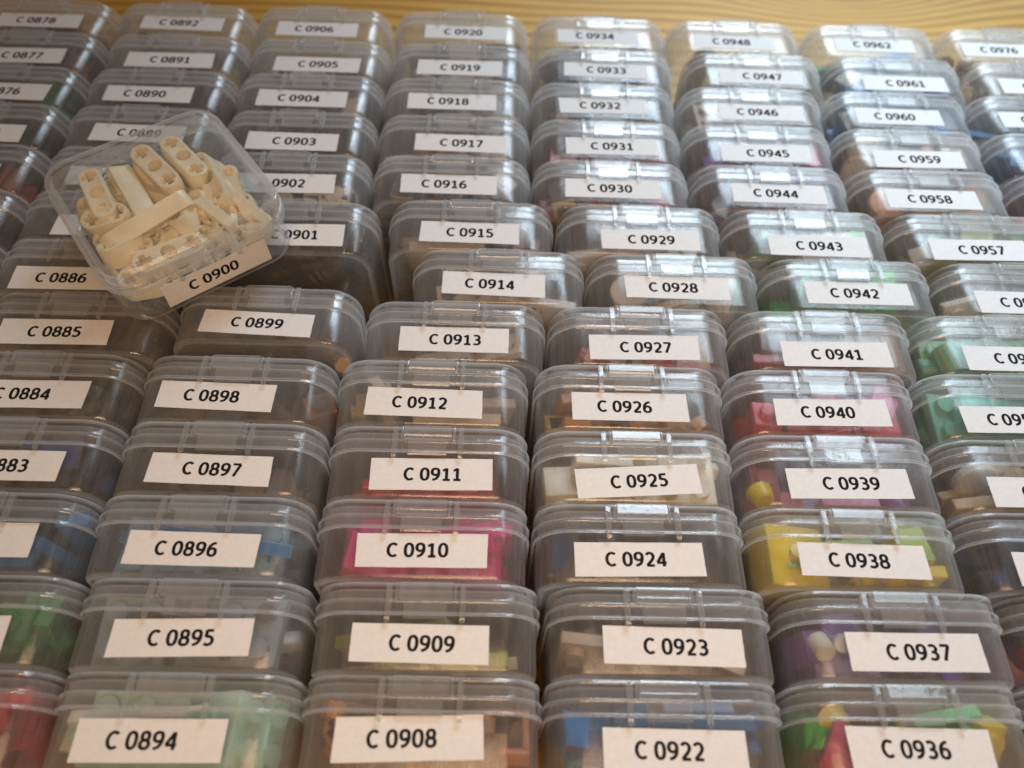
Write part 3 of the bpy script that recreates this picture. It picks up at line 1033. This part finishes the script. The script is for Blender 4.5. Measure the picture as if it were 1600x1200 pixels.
piece(925, 'toy_brick', stud_brick(2, 1, 9.6), -19, -2, 41, (78, 0, 4), WH, 'cream brick at the left end of box C 0925')
piece(925, 'toy_plate', stud_brick(2, 2, 3.2), -10, 3, 43, (80, 8, 0), WH, 'cream plate standing behind the label of box C 0925')
piece(925, 'toy_brick', stud_brick(3, 1, 9.6), 9, -4, 38, (20, 0, -3), WH, 'long cream brick under the label of box C 0925')
piece(925, 'toy_plate', stud_brick(1, 2, 3.2), 19, 0, 41, (60, 12, 0), WH, 'small cream plate with studs at the right end of box C 0925')
piece(902, 'toy_brick', stud_brick(1, 1, 9.6), 14, -4, 46, (40, 20, 30), WH, 'white block under the right end of the label C 0902', )
piece(902, 'toy_brick', stud_brick(1, 1, 9.6), 20, -3, 45, (20, -10, 0), WH, 'white block in the right end of box C 0902')
piece(902, 'toy_plate', stud_brick(2, 1, 3.2), 4, -5, 47, (50, 0, 10), WH, 'white plate below the label C 0902')
piece(939, 'toy_flower', round_piece(3.8, 2.6, 4.5), -19, -3, 42, (60, 20, 0), YE, 'yellow toy piece in the left end of box C 0939')
piece(939, 'toy_brick', stud_brick(1, 1, 5), -13, -6, 37, (30, 20, 20), PK, 'pink block beside the yellow piece in box C 0939')
piece(939, 'toy_brick', stud_brick(1, 1, 5), -21, -6, 33, (50, 0, 20), PK, 'pink block under the yellow piece in box C 0939')
piece(939, 'toy_plate', stud_brick(2, 1, 3.2), 5, -7, 39, (80, 0, 0), PK, 'pink plate under the label of box C 0939')
piece(937, 'toy_figure', round_piece(2.8, 2.4, 5), -17, -1, 45, (50, 10, 0), WH, 'white rounded piece in the left part of box C 0937')
piece(937, 'toy_figure', round_piece(2.2, 1.9, 7), -12, 0, 45, (20, -20, 0), WH, 'white upright piece left of the label C 0937')
piece(937, 'toy_brick', stud_brick(2, 1, 7), -13, -6, 40, (10, 0, 5), LP, 'lilac brick low in the left part of box C 0937')
piece(937, 'toy_brick', stud_brick(1, 1, 9.6), -21, -1, 39, (0, 20, 10), PU, 'dark purple brick in the left end of box C 0937')
piece(936, 'toy_brick', stud_brick(1, 1, 8), -20, 2, 40, (20, 10, 0), GN, 'green brick at the left end of box C 0936')
piece(936, 'toy_flower', round_piece(4.5, 2.5, 4), -15, 3, 44, (40, 30, 0), YE, 'yellow piece left of the label C 0936')
piece(936, 'toy_figure', round_piece(6, 4.5, 9), -16, -3.5, 45, (84, 10, 60), (.62, .03, .14), 'pink-red rounded piece in box C 0936')
piece(936, 'toy_plate', stud_brick(2, 1, 3.2), 8, 3, 46, (70, 0, 10), GN, 'green plate behind the label of box C 0936')
piece(936, 'toy_brick', stud_brick(1, 1, 5), 17, 1, 46, (40, 20, 0), YE, 'small yellow brick at the right of box C 0936')
piece(926, 'toy_hoop', frame_piece(13, 9, 4, 1.6), -18, -4, 40, (62, 0, 3), GO, 'golden brown frame piece left of the label C 0926')
piece(926, 'toy_hoop', frame_piece(14, 9, 4, 1.6), -3, -5, 38, (60, 0, -2), GO, 'golden brown frame piece under the label C 0926')
piece(926, 'flat_bar', hook_bar(), 16, -4, 40, (80, 14, 0), GO, 'golden brown bar at the right of box C 0926')
piece(922, 'toy_plate', stud_brick(3, 2, 3.2), -16, -2, 42, (60, -20, 20), (.03, .16, .28), 'blue plate tilted in the left end of box C 0922')
piece(922, 'flat_bar', hook_bar(), -12, -5, 44, (70, -32, 10), LB, 'light blue bar slanting at the left of box C 0922')
piece(922, 'toy_plate', stud_brick(4, 1, 3.2), 4, 2, 47, (80, 4, 0), (.03, .12, .25), 'dark blue strip behind the label of box C 0922')
piece(908, 'toy_hoop', frame_piece(14, 12, 4, 1.6), 19, 0, 41, (60, 0, 0), OR, 'orange frame at the right end of box C 0908')
piece(908, 'toy_plate', stud_brick(4, 1, 3.2), 0, -1, 44, (70, 0, 3), BR, 'brown strip behind the label of box C 0908')
piece(899, 'round_stud', round_piece(2.4, 2.4, 4), 21, -5, 36, (40, 0, 0), (.85, .36, .03), 'small orange round piece at the right end of box C 0899', 'toy piece')
piece(895, 'round_stud', round_piece(2.2, 2.2, 4), 16, -3, 44, (40, 0, 0), (.85, .36, .03), 'small orange round piece right of the label C 0895', 'toy piece')
piece(895, 'flat_bar', hook_bar(), 19, -4, 39, (70, 20, 10), LG, 'grey bar at the right end of box C 0895')
piece(894, 'toy_plate', stud_brick(4, 2, 3.2), -12, -2, 46, (66, 0, 3), WH, 'white plate behind the label of box C 0894')
piece(894, 'toy_brick', stud_brick(2, 2, 9.6), 17, -1, 44, (60, 0, 88), AQ, 'mint green brick at the right end of box C 0894')
piece(956, 'toy_plate', stud_brick(2, 1, 3.2), -17, -2, 44, (60, -14, 10), WH, 'white plate at the left end of the box right of C 0942')
piece(956, 'toy_brick', stud_brick(1, 1, 9.6), -11, -4, 39, (30, 10, 20), WH, 'white block in the box right of C 0942')
piece(953, 'toy_plate', stud_brick(3, 1, 3.2), -16, -3, 40, (60, -8, 10), TAN, 'tan plate at the left end of the box right of C 0939')
piece(953, 'round_stud', round_piece(6, 6, 3.2), -15, 2, 45, (70, 0, 0), LG, 'pale round disc standing in the box right of C 0939', 'toy piece')
piece(910, 'toy_plate', stud_brick(4, 2, 3.2), 0, -6.5, 36, (80, 0, 0), MG, 'magenta plate flat against the front of box C 0910')
piece(911, 'toy_plate', stud_brick(4, 2, 3.2), -3, -6, 33, (72, 2, 0), RD, 'red plate against the front of box C 0911')
piece(940, 'toy_slope', slope_brick(), -17, -4, 39, (30, 10, 10), RD, 'scarlet slope brick at the left end of box C 0940')
piece(938, 'toy_brick', stud_brick(2, 1, 9.6), -15, -3, 38, (20, 6, 4), YE, 'yellow brick at the left end of box C 0938')
piece(909, 'toy_plate', stud_brick(4, 1, 3.2), 4, -7, 38, (85, 0, 0), OL, 'olive green strip under the label of box C 0909')
piece(896, 'toy_plate', stud_brick(5, 2, 3.2), 0, 0, 41, (3, 4, 0), LB2, 'wide light blue plate lying across box C 0896')
piece(910, 'toy_plate', stud_brick(5, 2, 3.2), 0, -.5, 40, (4, -2, 0), MG, 'wide magenta plate lying across box C 0910')
piece(894, 'toy_plate', stud_brick(5, 2, 3.2), 0, 0, 42, (-3, 2, 0), AQ, 'wide mint green plate lying across box C 0894')
piece(895, 'toy_plate', stud_brick(2, 2, 3.2), -14, 0, 43, (5, 4, 0), GB, 'grey-blue plate left of the label C 0895')
piece(954, 'toy_plate', stud_brick(5, 2, 3.2), -2, 0, 42, (5, 5, 0), (.22, .56, .42), 'wide mint teal plate in the box right of C 0940')
piece(955, 'toy_plate', stud_brick(5, 2, 3.2), -2, 0, 42, (5, -4, 0), (.30, .52, .30), 'wide pale green plate in the box right of C 0941')
